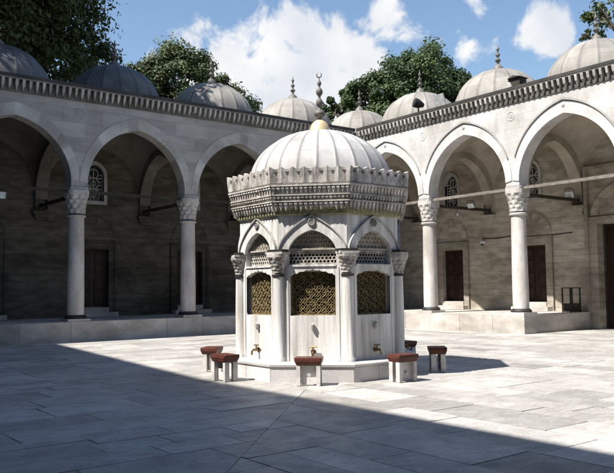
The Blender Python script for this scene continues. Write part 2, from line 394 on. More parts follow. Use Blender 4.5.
def wing(key, label, M, axis, wallmat, backmat, domemats, u_end, platform_spans, bays, portal_bay=None, corner=False):
    root = thing('arcade_wing', label, 'arcade', M(0, 0, 0))
    dom_i = 0
    # --- the arcade wall, one pierced sheet of stone
    mb = MB(); ztop = Z_TOP - .47
    nb = bays
    if corner:
        mb.box(H0, H1, H0, H1, Z_CAP + .003, ztop, lambda u, d, z: M(u, d, z))
        u0w = H1 + .0
    else:
        u0w = -H0 * -1
    for i in range(nb):
        uc = (i + .5) * S
        curve = [(uc - ARCH_A, Z_SPR - .12)] + [(uc + x, z) for x, z in arch_pts(ARCH_A, Z_SPR, Z_APEX - Z_SPR, 18)] + [(uc + ARCH_A, Z_SPR - .12)]
        lo = i * S + (0 if i else .252)
        wall_over(mb, M, lo, uc - ARCH_A, Z_SPR - .12, ztop, H0, H1)
        wall_over(mb, M, uc - ARCH_A, uc + ARCH_A, 0, ztop, H0, H1, curve)
        wall_over(mb, M, uc + ARCH_A, (i + 1) * S, Z_SPR - .12, ztop, H0, H1)
    mb.build('arcade_wall', wallmat, root)
    # --- archivolts with single voussoirs and a thin moulding
    for i in range(nb):
        uc = (i + .5) * S
        inn = arch_pts(ARCH_A, Z_SPR, Z_APEX - Z_SPR, 16); out = arch_pts(S / 2 - .012, Z_SPR + .05, Z_APEX + .40 - Z_SPR - .05, 16)
        mb = MB(); rnd = random.Random(i + axis * 9)
        nv = len(inn) - 1
        for q in range(0, nv, 2):
            tn = rnd.uniform(.86, 1.08) if axis else rnd.choice([.92, 1.0, 1.1, 1.18])
            jit = 0 if axis else rnd.uniform(-.01, .03)
            for e in (q, q + 1):
                (a0, z0), (a1, z1), (b0, y0), (b1, y1) = inn[e], inn[e + 1], out[e], out[e + 1]
                b0 += (b0 - a0) * jit; b1 += (b1 - a1) * jit; y0 += (y0 - z0) * jit * 1.5; y1 += (y1 - z1) * jit * 1.5
                p = [(uc + a0, z0), (uc + a1, z1), (uc + b1, y1), (uc + b0, y0)]
                mb.prism(p, H0 - (.03 if axis else .012), H0 + .05, lambda a, b, h: M(a, h, b), tn)
        ar = mb.build('archivolt', M_VOUS[axis], root)
        m2 = MB()
        ring = arch_pts(S / 2 - .03, Z_SPR + .09, Z_APEX + .385 - Z_SPR - .05, 22); r2 = arch_pts(S / 2 - .012, Z_SPR + .12, Z_APEX + .43 - Z_SPR - .05, 22)
        for e in range(5, len(ring) - 6):
            p = [(uc + ring[e][0], ring[e][1]), (uc + ring[e + 1][0], ring[e + 1][1]), (uc + r2[e + 1][0], r2[e + 1][1]), (uc + r2[e][0], r2[e][1])]
            m2.prism(p, H0 - .075, H0 + .02, lambda a, b, h: M(a, h, b), .8 if axis else .9)
        if axis: m2.build('arch_moulding', wallmat, ar)
        b = MB(); x, y, z = M(uc, H0 - .03, Z_APEX + .27)
        ring_flat(b, lambda u, h, zz: M(u, h, zz), uc, Z_APEX + .25, .03, .03, H0 - .06, H0 - .02, 12)
        if axis: b.build('keystone_boss', M_CAPITAL, ar)
    for i in range(1, nb):                            # carved roundels in the spandrels
        if not axis and i != 3: continue
        b = MB()
        ring_flat(b, M, i * S, 7.36, .15, .03, H0 - .014, H0 + .01, 24)
        ring_flat(b, M, i * S, 7.36, .05, .03, H0 - .012, H0 + .01, 16)
        b.build('roundel', wallmat, root)
    # --- cornice: backing course darkened for shade in the gaps, pointed corbels, lead drip
    mb = MB(); mb.box(0 if corner else .30, u_end, H0 - .035, H0 + .05, ztop - .03, Z_TOP - .10, M, .24 if axis else .30)
    n = int((u_end - .6) / .207); z1 = Z_TOP - .125
    for k in range(n):
        uc = .64 + k * .207
        wr = random.Random(k * 7 + axis); w = .043 * wr.uniform(.9, 1.08); zt = z1 - .19; tipz = zt - (.15 * wr.uniform(.8, 1.1) if wr.random() > .06 else .03); zq = z1 - .05; tn = wr.uniform(.72, 1.12)
        vs = [M(uc + e * w, H0 - d, z) for (d, z) in ((.205, z1), (.205, zq), (.172, zt), (.02, zt), (.02, z1)) for e in (-1, 1)]
        mb.add(vs, [(0, 2, 3, 1), (2, 4, 5, 3), (4, 6, 7, 5), (6, 8, 9, 7), (8, 0, 1, 9), (0, 8, 6, 4, 2), (1, 3, 5, 7, 9)], tn)
        vs = [M(uc - w * .85, H0 - .165, zt), M(uc + w * .85, H0 - .165, zt), M(uc + w * .85, H0 - .02, zt), M(uc - w * .85, H0 - .02, zt), M(uc, H0 - .085, tipz), M(uc, H0 - .02, tipz)]
        mb.add(vs, [(0, 1, 2, 3), (0, 4, 1), (3, 2, 5), (0, 3, 5, 4), (1, 4, 5, 2)], tn)
    bk = mb.build('cornice', M_CORNICE, root)
    mb = MB(); mb.box(.5, u_end, H0 - .21, H0 + .05, Z_TOP - .122, Z_TOP - .085, M, .5); mb.build('fillet', M_CORNICE, bk)
    mb = MB(); mb.box(.5, u_end, H0 - .225, .5, Z_TOP - .082, Z_TOP + .02, M)
    mb.build('lead_drip', M_ROOF, bk)
    # --- roof slab and its low slope
    mb = MB()
    lo_u = -DEP - .4 if corner else .5
    mb.box(lo_u, u_end, H1 + .02, DEP + .5, Z_TOP - .28, Z_TOP - .10, M)
    if corner: mb.box(lo_u, .55, H0 + .1, DEP + .5, Z_TOP - .30, Z_TOP - .13, M)
    mb.build('roof', M_ROOF, root)
    # --- back wall with door and window openings
    mb = MB(); b0, b1 = DEP, DEP + .7; zt = Z_TOP - .3
    lo = -DEP
    if lo < 0: wall_over(mb, M, lo, 0, -.05, zt, b0, b1)
    DW, DZ0, DZ1 = .58, .95, 3.17
    WW, WZ0, WZ1 = .36, 5.02, 6.42
    for i in range(nb):
        uc = (i + .5) * S; l, r = i * S, (i + 1) * S
        if i == portal_bay:
            PW, PZ = 1.30, 3.80
            wall_over(mb, M, l, uc - PW, -.05, zt, b0, b1); wall_over(mb, M, uc + PW, r, -.05, zt, b0, b1)
            wall_over(mb, M, uc - PW, uc + PW, PZ, zt, b0, b1)
            continue
        dcurve = [(uc - DW, -.05), (uc + DW, -.05)]
        wall_over(mb, M, l, uc - DW, -.05, zt, b0, b1); wall_over(mb, M, uc + DW, r, -.05, zt, b0, b1)
        wall_over(mb, M, uc - DW, uc + DW, -.05, DZ0, b0, b1)
        # between door head and window sill
        for h in (b0, b1): mb.quad(M(uc - DW, h, DZ1), M(uc + DW, h, DZ1), M(uc + DW, h, WZ0), M(uc - DW, h, WZ0))
        mb.quad(M(uc - DW, b0, DZ1), M(uc + DW, b0, DZ1), M(uc + DW, b1, DZ1), M(uc - DW, b1, DZ1))
        mb.quad(M(uc - DW, b0, WZ0), M(uc + DW, b0, WZ0), M(uc + DW, b1, WZ0), M(uc - DW, b1, WZ0))
        wall_over(mb, M, uc - DW, uc - WW, WZ0, zt, b0, b1); wall_over(mb, M, uc + WW, uc + DW, WZ0, zt, b0, b1)
        wc = [(uc - WW, WZ0)] + [(uc + x, z) for x, z in arch_pts(WW, WZ1 - .42, .42, 8)] + [(uc + WW, WZ0)]
        wall_over(mb, M, uc - WW, uc + WW, 0, zt, b0, b1, wc)
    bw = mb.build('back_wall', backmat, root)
    # relieving arches above the doors
    for i in range(nb):
        if i == portal_bay: continue
        uc = (i + .5) * S
        a1 = arch_pts(.78, 3.62, .82, 10); a2 = arch_pts(.86, 3.62, .90, 10); m2 = MB()
        for e in range(len(a1) - 1):
            p = [(uc + a1[e][0], a1[e][1]), (uc + a1[e + 1][0], a1[e + 1][1]), (uc + a2[e + 1][0], a2[e + 1][1]), (uc + a2[e][0], a2[e][1])]
            m2.prism(p, b0 - .022, b0 + .03, lambda a, b, h: M(a, h, b), .8)
        m2.build('relieving_arch', backmat, bw)
        m2 = MB(); rnd = random.Random(40 + i + axis * 7)     # flush voussoirs inside it
        a0 = arch_pts(.55, 3.62, .56, 8); a1 = arch_pts(.775, 3.62, .81, 8)
        for e in range(len(a0) - 1):
            p = [(uc + a0[e][0], a0[e][1]), (uc + a0[e + 1][0], a0[e + 1][1]), (uc + a1[e + 1][0], a1[e + 1][1]), (uc + a1[e][0], a1[e][1])]
            m2.prism(p, b0 - .006, b0 + .03, lambda a, b, h: M(a, h, b), rnd.uniform(.8, 1.25))
        m2.build('voussoirs', backmat, bw)
        # door
        d = MB()
        for q in range(2):
            s0 = uc - DW + q * DW + .008
            d.box(s0, s0 + DW - .016, b0 + .22, b0 + .28, DZ0 + .012, DZ1 - .004, M)
            for (za, zb) in ((1.05, 1.55), (1.63, 2.13), (2.21, 2.62), (2.70, 3.06)):
                d.box(s0 + .09, s0 + DW - .11, b0 + .20, b0 + .222, za, zb, M, .75)
                d.box(s0 + .15, s0 + DW - .17, b0 + .185, b0 + .202, za + .06, zb - .06, M, 1.2)
        do = d.build('door', M_DOOR, root)
        f = MB()
        for sgn in (-1, 1):
            e0, e1 = uc + sgn * DW, uc + sgn * (DW + .27); lo_, hi_ = min(e0, e1), max(e0, e1)
            f.box(lo_, hi_, b0 - .05, b0 + .16, ZP + .002, 3.44, M, .8)
            e0, e1 = uc + sgn * (DW + .20), uc + sgn * (DW + .31); lo_, hi_ = min(e0, e1), max(e0, e1)
            f.box(lo_, hi_, b0 - .09, b0 - .052, ZP + .002, 3.50, M, .75)
        f.box(uc - DW + .002, uc + DW - .002, b0 - .048, b0 + .16, DZ1 + .002, 3.438, M, .8)
        f.box(uc - DW - .19, uc + DW + .19, b0 - .088, b0 - .051, 3.40, 3.498, M, .75)
        f.build('door_frame', backmat, do)
        f = MB(); f.box(uc - DW - .25, uc + DW + .25, b0 - .40, b0 - .052, ZP + .002, .78, M); f.box(uc - DW + .002, uc + DW - .002, b0 - .10, b0 + .30, .782, .955, M)
        f.build('door_step', M_PLAT, do)
        # window: pale frame, pierced stone screen, dark glass
        w = MB(); wo = [(-WW - .13, WZ0 - .13)] + [(x, z) for x, z in arch_pts(WW + .13, WZ1 - .42, .57, 10)] + [(WW + .13, WZ0 - .13)]
        wi = [(-WW, WZ0)] + [(x, z) for x, z in arch_pts(WW, WZ1 - .42, .42, 10)] + [(WW, WZ0)]
        for e in range(len(wi)):
            e2 = (e + 1) % len(wi)
            p = [(uc + wi[e][0], wi[e][1]), (uc + wi[e2][0], wi[e2][1]), (uc + wo[e2][0], wo[e2][1]), (uc + wo[e][0], wo[e][1])]
            w.prism(p, b0 - .05, b0 + .12, lambda a, b, h: M(a, h, b))
        wn = w.build('window', M_WFRAME[axis], root)
        g = MB(); g.prism([(uc + x, z) for x, z in [(-WW - .02, WZ0 - .02), (WW + .02, WZ0 - .02), (WW + .02, WZ1), (-WW - .02, WZ1)]], b0 + .16, b0 + .2, lambda a, b, h: M(a, h, b))
        g.build('glass', M_GLASS, wn)
        g = MB()
        for (cu, cz, rr) in ((0, 5.28, .24), (0, 5.72, .22), (0, 6.10, .18), (-.26, 5.5, .17), (.26, 5.5, .17), (-.27, 5.92, .14), (.27, 5.92, .14), (0, 5.28, .10), (0, 5.72, .09)):
            ring_flat(g, M, uc + cu, cz, rr, .019, b0 + .10, b0 + .15, 18)
        for zz in (WZ0 + .03, 5.50, 5.92): g.box(uc - WW, uc + WW, b0 + .105, b0 + .145, zz - .016, zz + .016, M)
        for uu in (-.355, .355, 0): g.box(uc + uu - .014, uc + uu + .014, b0 + .105, b0 + .145, WZ0, 6.25, M)
        g.build('window_screen', M_WFRAME[axis], wn)
    # --- sail vaults and transverse arches
    for i in range(-1 if corner else 0, nb):
        if i == -1: u0, u1, d0, d1 = -DEP, -.25, H1, DEP
        else: u0, u1, d0, d1 = i * S + .2, (i + 1) * S - .2, H1, DEP
        um, dm, au, ad = (u0 + u1) / 2, (d0 + d1) / 2, (u1 - u0) / 2, (d1 - d0) / 2
        R = math.sqrt(au * au + ad * ad) * 1.002
        v = MB(); N = 18; g = []
        for a in range(N + 1):
            for b in range(N + 1):
                x, y = au * (2 * a / N - 1), ad * (2 * b / N - 1)
                g.append(M(um + x * 1.01, dm + y * 1.01, 5.22 + math.sqrt(max(0, R * R - x * x - y * y))))
        v.add(g, [(a * (N + 1) + b, (a + 1) * (N + 1) + b, (a + 1) * (N + 1) + b + 1, a * (N + 1) + b + 1) for a in range(N) for b in range(N)])
        v.build('vault', M_VAULT if axis else M_VAULT_SHADE, root, 60)
    zt = Z_TOP - .3
    for i in range(0, nb + 1):
        u = i * S
        half = (DEP - H1) / 2; dm = H1 + half; a = half - .12
        Mt = lambda q, h, z, u=u, dm=dm: M(u + h, dm + q, z)
        t = MB()
        cv = [(x, z) for x, z in arch_pts(a, 4.95, 1.78, 16)]
        wall_over(t, Mt, -half, -a, 4.6, zt, -.22, .22); wall_over(t, Mt, a, half, 4.6, zt, -.22, .22)
        wall_over(t, Mt, -a, a, 0, zt, -.22, .22, cv)
        ta = t.build('transverse_arch', M_VAULT if axis else M_VAULT_SHADE, root)
        t = MB()
        for q, (zz, w, dd) in enumerate(((4.52, .30, .20), (4.40, .24, .14), (4.30, .18, .08))):
            t.box(u - w, u + w, DEP - dd, DEP + .02, zz - .12, zz, M)
        t.build('corbel', backmat, ta)
        if corner and i == 0:
            pass
        # timber strut from column to back wall
        t = MB(); t.box(u - .055, u + .055, .15, DEP - .002, 4.66, 4.77, M); t.build('strut', M_TIMBER, root)
    # --- tie beam from column to column
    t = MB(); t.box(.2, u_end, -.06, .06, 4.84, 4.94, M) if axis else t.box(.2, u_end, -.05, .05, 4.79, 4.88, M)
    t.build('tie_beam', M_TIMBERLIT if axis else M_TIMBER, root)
    # --- columns
    for i in range(0 if corner else 1, nb + 1):
        add_column(root, M, i * S)
    # --- domes
    for i in range(-1 if corner else 0, nb):
        uc = (i + .5) * S if i >= 0 else -1.83
        x, y, z = M(uc, 1.83, 0)
        dome(root, x, y, domemats[i] if i >= 0 else M_LEAD)
    # --- platform of large blocks
    rnd = random.Random(3 + axis)
    for (ua, ub) in platform_spans:
        p = MB(); u = ua
        p.box(ua + .03, ub - .03, -.36, DEP - .002, -.08, ZP - .01, M, .9)
        while u < ub - .05:
            L = min(rnd.uniform(1.0, 1.9), ub - u)
            if ub - u - L < .5: L = ub - u
            p.box(u + .004, u + L - .004, -.41 + rnd.uniform(-.004, .004), .30, -.06, ZP - rnd.uniform(.0, .004), M, rnd.uniform(.82, 1.06))
            for dd in (.31, 1.42, 2.53):
                p.box(u + .004, u + L - .004, dd, min(dd + 1.1, DEP - .004), ZP - .05, ZP - rnd.uniform(.0, .004), M, rnd.uniform(.85, 1.05))
            u += L
        p.build('platform', M_PLAT, root)
    return root

M_WFRAME = {1: stone('window_plaster_sun', (.40, .385, .36), (.5, .485, .46), 3, stain=.3), 0: stone('window_plaster_shade', (.34, .335, .33), (.44, .43, .42), 3, stain=.3)}  # one plaster in two tones, shade put into the darker copy
ML = lambda u, d, z: (RX - u, LY + d, z)
MR = lambda u, d, z: (RX + d, LY - u, z)
shade = wing('L', 'shaded grey stone arcade with shade-darkened domes and deep dark gallery behind the fountain', ML, 0, M_SHADEWALL, M_BACK_SHADE,
             {0: M_LEAD, 1: M_LEAD, 2: M_LEAD_SHADE, 3: M_LEAD_SHADE, 4: M_LEAD_SHADE, 5: M_LEAD_SHADE}, 6 * S - 1.0, [(-DEP, 6 * S - 1.0)], 5)
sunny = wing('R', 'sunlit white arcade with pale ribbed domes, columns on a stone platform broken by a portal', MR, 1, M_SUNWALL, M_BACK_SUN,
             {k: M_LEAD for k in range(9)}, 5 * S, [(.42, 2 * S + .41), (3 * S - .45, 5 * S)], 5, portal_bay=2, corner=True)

# portal in the floor-level bay
uc = 2.5 * S
f = MB()
for sg in (-1, 1):
    a, b = sorted((uc + sg * 1.30, uc + sg * 1.62)); f.box(a, b, DEP - .10, DEP + .3, -.02, 3.80, MR, .9)
    a, b = sorted((uc + sg * 1.62, uc + sg * 1.74)); f.box(a, b, DEP - .18, DEP + .02, -.02, 5.9, MR, .8)
f.box(uc - 1.62, uc + 1.62, DEP - .10, DEP + .3, 3.803, 4.05, MR, .9)
f.box(uc - 1.62, uc + 1.62, DEP - .18, DEP + .02, 5.78, 5.9, MR, .8)
ai, ao = arch_pts(1.25, 4.1, 1.05, 12), arch_pts(1.5, 4.1, 1.28, 12)
for e in range(len(ai) - 1):
    f.prism([(uc + ai[e][0], ai[e][1]), (uc + ai[e + 1][0], ai[e + 1][1]), (uc + ao[e + 1][0], ao[e + 1][1]), (uc + ao[e][0], ao[e][1])], DEP - .14, DEP + .02, lambda a, b, h: MR(a, h, b), .95 + .15 * (e % 2))
pf = f.build('portal_frame', M_BACK_SUN, sunny)
d = MB()
for q in range(2):
    s0 = uc - 1.3 + q * 1.3 + .01
    d.box(s0, s0 + 1.28, DEP + .42, DEP + .5, .01, 3.79, MR)
    for (za, zb) in ((.25, 1.2), (1.35, 2.3), (2.45, 3.6)):
        d.box(s0 + .15, s0 + 1.13, DEP + .395, DEP + .422, za, zb, MR, .8)
d.build('portal_door', M_DOOR, pf)
# slim cable along the sunlit back wall
t = MB()
for (u0, u1, z) in ((1.4 * S - .3, 2 * S - .3, 3.52), (S * .9, S * 1.4 - .55, 3.56)):
    t.tube([MR(u0, DEP - .03, z), MR((u0 + u1) / 2, DEP - .03, z - .03), MR(u1, DEP - .03, z + .02)], .018, 6)
t.build('cable', M_IRON, sunny)

# ------------------------------------------------------------------ the fountain
fo = thing('ablution_fountain', 'octagonal white marble ablution fountain with gilt grilles and ribbed pale dome', 'fountain', (FX, FY, 0))
AP = 1.48; SIDE = 2 * AP * math.tan(PI / 8)
def MF(k):
    a = math.radians(k); n = Vector((math.cos(a), math.sin(a), 0)); t = Vector((-n.y, n.x, 0)); c = Vector((FX, FY, 0))
    return lambda u, h, z: tuple(c + n * (AP - h) + t * u + Vector((0, 0, z)))    # h = depth into the wall
def octa(mb, ap_z, cap=True, tone=1.0):
    mb.lathe(FX, FY, [(a / math.cos(PI / 8), z) for a, z in ap_z], 8, PI / 8, cap, tone)
# plinth of slabs with a lip
mb = MB(); octa(mb, [(1.70, -.03), (1.72, .25)], True, .95)
octa(mb, [(1.705, .25), (1.755, .258), (1.765, .30), (1.745, .325), (1.3, .335)], True, 1.0)
pl = mb.build('plinth', M_PLINTH, fo)
m2 = MB(); rnd = random.Random(5)
for k in range(0, 360, 45):
    a = math.radians(k); n = Vector((math.cos(a), math.sin(a), 0)); t = Vector((-n.y, n.x, 0)); c = Vector((FX, FY, 0))
    hw = 1.735 * math.tan(PI / 8)
    for (u0, u1) in ((-hw + .006, -.02 + rnd.uniform(-.3, .3)), (None, hw - .006)):
        if u0 is None: u0 = last + .008
        last = u1
        Mp = lambda u, h, z: tuple(c + n * (1.735 - h) + t * u + Vector((0, 0, z)))
        m2.box(u0, u1, 0, .10, -.04, .249, Mp, rnd.uniform(.88, 1.04))
m2.build('plinth_facing', M_PLINTH, pl)
FACES = [0, 45, 90, 135, 180, 225, 270, 315]
body = MB()
NA, NZ0, NZ1, NAP = .42, 1.99, 2.24, 2.62     # niche half width, its foot, its springing, its apex
GA, GZ0, GZ1, GTOP = .40, 1.12, 1.84, 1.94    # lower grille opening
T = .11
def lobes(n=40):
    pts = []
    for i in range(n + 1):
        x = -GA + 2 * GA * i / n; q = abs(x) / GA
        base = GZ1 + (GTOP - GZ1) * (1 - q ** 1.6)
        pts.append((x, base - .028 * abs(math.sin((x / GA) * 3.5 * PI / 1.0)) ** .6 * (1 if q < .97 else 0)))
    pts[0] = (-GA, GZ1 - .03); pts[-1] = (GA, GZ1 - .03)
    return pts
for k in FACES:
    M = MF(k); hs = SIDE / 2
    TD = .16
    wall_over(body, M, -hs, -NA, .30, 3.05, 0, TD); wall_over(body, M, NA, hs, .30, 3.05, 0, TD)
    wall_over(body, M, -NA, -GA, .30, NZ0, 0, T); wall_over(body, M, GA, NA, .30, NZ0, 0, T)
    wall_over(body, M, -GA, GA, .30, GZ0, 0, T)
    wall_over(body, M, -GA, GA, 0, NZ0, 0, T, lobes())
    cv = [(-NA, NZ0)] + arch_pts(NA, NZ1, NAP - NZ1, 12) + [(NA, NZ0)]
    wall_over(body, M, -NA, NA, 0, 3.05, 0, TD, cv)
    body.box(-NA, NA, T, TD, NZ0 - .10, NZ0 - .001, M)
body_o = body.build('marble_body', M_FMARBLE, fo)
mb = MB(); octa(mb, [(1.17, .33), (1.17, 3.3)]); mb.build('inner_tank', M_DARK, fo)
for k in FACES:
    M = MF(k)
    # archivolt: raised stones between the niche and an ogee outline
    if k in (0, 45, 90): continue
    ar = MB(); inn = arch_pts(NA, NZ1, NAP - NZ1, 10)
    out = []
    for (x, z) in inn:
        q = abs(x) / NA
        out.append((x * 1.40, NZ1 + .02 + (2.87 - NZ1 - .02) * (.52 * math.sqrt(max(0, 1 - q ** 2.2)) + .48 * (1 - q) ** 1.05)))
    for e in range(len(inn) - 1):
        p = [inn[e], inn[e + 1], out[e + 1], out[e]]
        ar.prism(p, -.022, .02, lambda a, b, h: M(a, h, b), .93 + .09 * ((e // 2) % 2))
    for (xa, xb) in ((-NA * 1.40, -NA - .001), (NA + .001, NA * 1.40)): ar.box(xa, xb, -.021, .02, 2.26, NZ1 + .02, M, .97)
    aro = ar.build('niche_arch', M_FMARBLE, fo)
    ar = MB()
    for e in range(len(out) - 1):
        p = [out[e], out[e + 1], (out[e + 1][0] * 1.03, out[e + 1][1] + .022), (out[e][0] * 1.03, out[e][1] + .022)]
        ar.prism(p, -.05, .02, lambda a, b, h: M(a, h, b), .62)
    ar.build('arch_moulding', M_FMARBLE, aro)
    b = MB(); ring_flat(b, M, 0, 2.755, .055, .022, -.055, .0, 18, tone=.6); b.lathe(*M(0, .0, 0)[:2], [(.0, 2.75)], 3, cap=False) if False else None
    b.prism([(.045 * math.cos(t * PI / 6), 2.755 + .045 * math.sin(t * PI / 6)) for t in range(12)], -.045, .0, lambda a, bb, h: M(a, h, bb), .45)
    b.build('medallion', M_CROWN, fo)
    # moulded lip between the grille and the upper niche
    b = MB(); b.box(-NA + .003, NA - .003, -.02, .10, NZ0 - .012, NZ0 + .022, M); b.build('lip', M_FMARBLE, body_o)
    # upper pierced marble: frieze, bar, tympanum
    lt = MB(); screen(lt, M, -.40, .40, NZ0 + .045, NZ0 + .235, .068, .0095, .105, 6, False)
    lt.box(-.41, .41, .11, .16, NZ0 + .022, NZ0 + .05, M); lt.box(-.42, .42, .10, .16, NZ0 + .235, NZ0 + .275, M)
    lt.build('frieze_lattice', M_CROWN, fo)
    lt = MB(); lt.box(-.42, .42, .06, .159, NZ0 + .28, NZ0 + .31, M)
    screen(lt, M, -.42, .42, NZ0 + .31, NAP + .02, .088, .013, .105, 8, True)
    lt.build('tympanum_lattice', M_TYMP, fo)
    # gilt grille: interlaced stems with curled leaves over the dark tank
    g = MB(); nst = 9
    for i in range(nst):
        u0 = -GA + .02 + i * (2 * GA - .04) / (nst - 1)
        for sg in (-1, 1):
            pts = [M(u0 + sg * .045 * math.sin(q * PI / 4 + (i % 2) * PI / 2), .128 + sg * .006, GZ0 + q * .0285) for q in range(30)]
            g.tube(pts, .0075, 5)
    for j in range(8):
        for i in range(nst * 2 - 1):
            u0 = -GA + .02 + i * (2 * GA - .04) / (nst * 2 - 2); zz = GZ0 + .03 + j * .114 + (i % 2) * .057
            ring_flat(g, M, u0, zz, .024, .0065, .118, .138, 10)
            if (i + j) % 3 == 0: ring_flat(g, M, u0 + .02, zz + .035, .015, .006, .114, .134, 8)
            elif (i + j) % 3 == 1: ring_flat(g, M, u0 - .022, zz - .03, .017, .006, .114, .134, 8)
    for sg in (-1, 1): g.box(sg * (GA - .012) - .014, sg * (GA - .012) + .014, .113, .14, GZ0, GTOP, M)
    g.box(-GA, GA, .113, .14, GZ0, GZ0 + .028, M)
    g.build('grille', M_BRASS, fo)
    b = MB(); b.box(-.46, .46, .25, .27, GZ0 - .05, NAP + .1, M); b.build('dark_backing', M_DARK, body_o)
    # carved drinking spout and brass tap
    b = MB(); b.lathe(*M(0, -.035, 0)[:2], [(.010, .86), (.034, .895), (.028, .93), (.040, .96), (.022, .985), (.0, 1.0)], 10)
    b.build('carved_spout', M_CROWN, fo, 50)
    b = MB()
    b.tube([M(0, .02, .50), M(0, -.13, .50)], .022, 8); b.tube([M(0, -.12, .505), M(0, -.15, .48), M(0, -.155, .41)], [.020, .019, .016], 8)
    b.tube([M(0, -.06, .50), M(0, -.06, .58)], .013, 6); b.tube([M(-.07, -.06, .58), M(.07, -.06, .585)], .014, 6)
    b.tube([M(0, -.004, .50), M(0, -.02, .50)], .045, 12)
    b.build('tap', M_TAP, fo, 50)
    # narrow sunk border of the lower marble panel
    for sg in (-1, 1):
        b = MB(); b.box(sg * .445 - .018, sg * .445 + .018, -.014, .02, .34, 1.97, M); b.build('panel_border', M_FMARBLE, body_o)
# corner columns
RC = AP / math.cos(PI / 8) - .005
for k in FACES:
    a = math.radians(k + 22.5); cx, cy = FX + RC * math.cos(a), FY + RC * math.sin(a)
    mb = MB(); mb.lathe(cx, cy, [(.122, .325), (.122, .39), (.099, .42), (.099, 1.2), (.091, 1.80)], 20)
    co = mb.build('column', M_FMARBLE, fo, 40)
    b = MB(); b.lathe(cx, cy, [(.094, 1.80), (.112, 1.81), (.114, 1.835), (.10, 1.845)], 20)
    b.build('neck_ring', M_IRON, co, 40)
    b = MB(); capital(b, cx, cy, 1.845, 2.20, .10, .162, 4, 32, a)
    b.build('capital', M_CROWN, co)
    b = MB(); b.box(-.20, .085, -.172, .172, 2.20, 2.235, lambda x, y, z: (cx + x * math.cos(a) - y * math.sin(a) + .06 * math.cos(a), cy + x * math.sin(a) + y * math.cos(a) + .06 * math.sin(a), z))
    b.build('abacus', M_CAPITAL, co)
    b = MB(); p2 = [(-.02, -.21), (.115, -.15), (.115, .15), (-.02, .21)]
    b.prism(p2, 2.236, 2.28, lambda x, y, h: (cx + x * math.cos(a) - y * math.sin(a), cy + x * math.sin(a) + y * math.cos(a), h)); b.build('bronze_band', M_IRON, co)
# inscription band, muqarnas and crest
mb = MB(); octa(mb, [(1.50, 2.88), (1.53, 2.90), (1.53, 2.98), (1.56, 3.0)]); mb.build('inscription_band', M_GILTBAND, fo)
cr = MB(); crnd = random.Random(77)
octa(cr, [(1.53, 2.99), (1.575, 3.02), (1.60, 3.20), (1.63, 3.21), (1.645, 3.38), (1.68, 3.385), (1.69, 3.415), (1.66, 3.425), (1.655, 3.62), (1.2, 3.62)], True, .8)
for k in FACES:
    a = math.radians(k); n = Vector((math.cos(a), math.sin(a), 0)); t = Vector((-n.y, n.x, 0)); c = Vector((FX, FY, 0))
    Mc = lambda u, h, z: tuple(c + n * h + t * u + Vector((0, 0, z)))
    for (rows, ap, za, zb, out, nn, tn) in ((0, 1.575, 2.935, 3.105, .055, 15, 1.0), (2, 1.60, 3.125, 3.215, .045, 19, .9), (1, 1.63, 3.235, 3.375, .05, 17, 1.25)):  # top row of teeth toned brighter to look sunlit
        hs = (ap + out * .6) * math.tan(PI / 8)
        for i in range(nn):
            u = -hs + (i + .5) * 2 * hs / nn; w = hs / nn * (.62 if rows == 0 else .66)
            zt = zb - .04; tn0 = tn * crnd.uniform(.75, 1.2); za_ = za + (crnd.uniform(0, .025) if crnd.random() > .1 else .06); w *= crnd.uniform(.9, 1.05)
            cr.box(u - w, u + w, ap - .02, ap + out, zt, zb, Mc, tn0)
            vs = [Mc(u - w, ap + out * .8, zt), Mc(u + w, ap + out * .8, zt), Mc(u + w, ap - .02, zt), Mc(u - w, ap - .02, zt), Mc(u, ap + out * .35, za_), Mc(u, ap - .03, za_)]
            cr.add(vs, [(0, 1, 2, 3), (0, 4, 1), (3, 2, 5), (0, 3, 5, 4), (1, 4, 5, 2)], tn0)
        cr.box(-hs, hs, ap - .02, ap + out + .012, zb + .001, zb + .022, Mc, tn * .9)
cro = cr.build('muqarnas_cornice', M_CROWNDARK, fo)
cf = MB(); NW = 7
for k in FACES:
    a = math.radians(k); n = Vector((math.cos(a), math.sin(a), 0)); t = Vector((-n.y, n.x, 0)); c = Vector((FX, FY, 0))
    hs = 1.69 * math.tan(PI / 8); NU = NW * 8
    rows = 7
    def pt(i, j, back=False):
        u = -hs + 2 * hs * i / NU; ph = (i / 8.0) % 1.0
        peak = abs(2 * ph - 1) ** 1.8                      # 1 at the cusps, 0 in the hollows between
        zt = 3.678 + .038 * peak
        z = 3.43 + (zt - 3.43) * j / rows
        out = 1.676 + .010 * (j / rows) ** 1.3 + (.026 * peak) * min(1, .35 + j / rows)
        if back: out -= .075
        uu = u * (out / 1.69) if abs(u) > hs * .99 else u
        if abs(u) > hs * .99: uu = math.copysign(out * math.tan(PI / 8), u)
        return tuple(c + n * out + t * uu + Vector((0, 0, z)))
    vs = [pt(i, j) for i in range(NU + 1) for j in range(rows + 1)]
    fs = [(i * (rows + 1) + j, (i + 1) * (rows + 1) + j, (i + 1) * (rows + 1) + j + 1, i * (rows + 1) + j + 1) for i in range(NU) for j in range(rows)]
    cf.add(vs, fs)
    for i in range(NU):
        cf.quad(pt(i, rows), pt(i + 1, rows), pt(i + 1, rows, True), pt(i, rows, True))
        cf.quad(pt(i, 0, True), pt(i + 1, 0, True), pt(i + 1, rows, True), pt(i, rows, True))
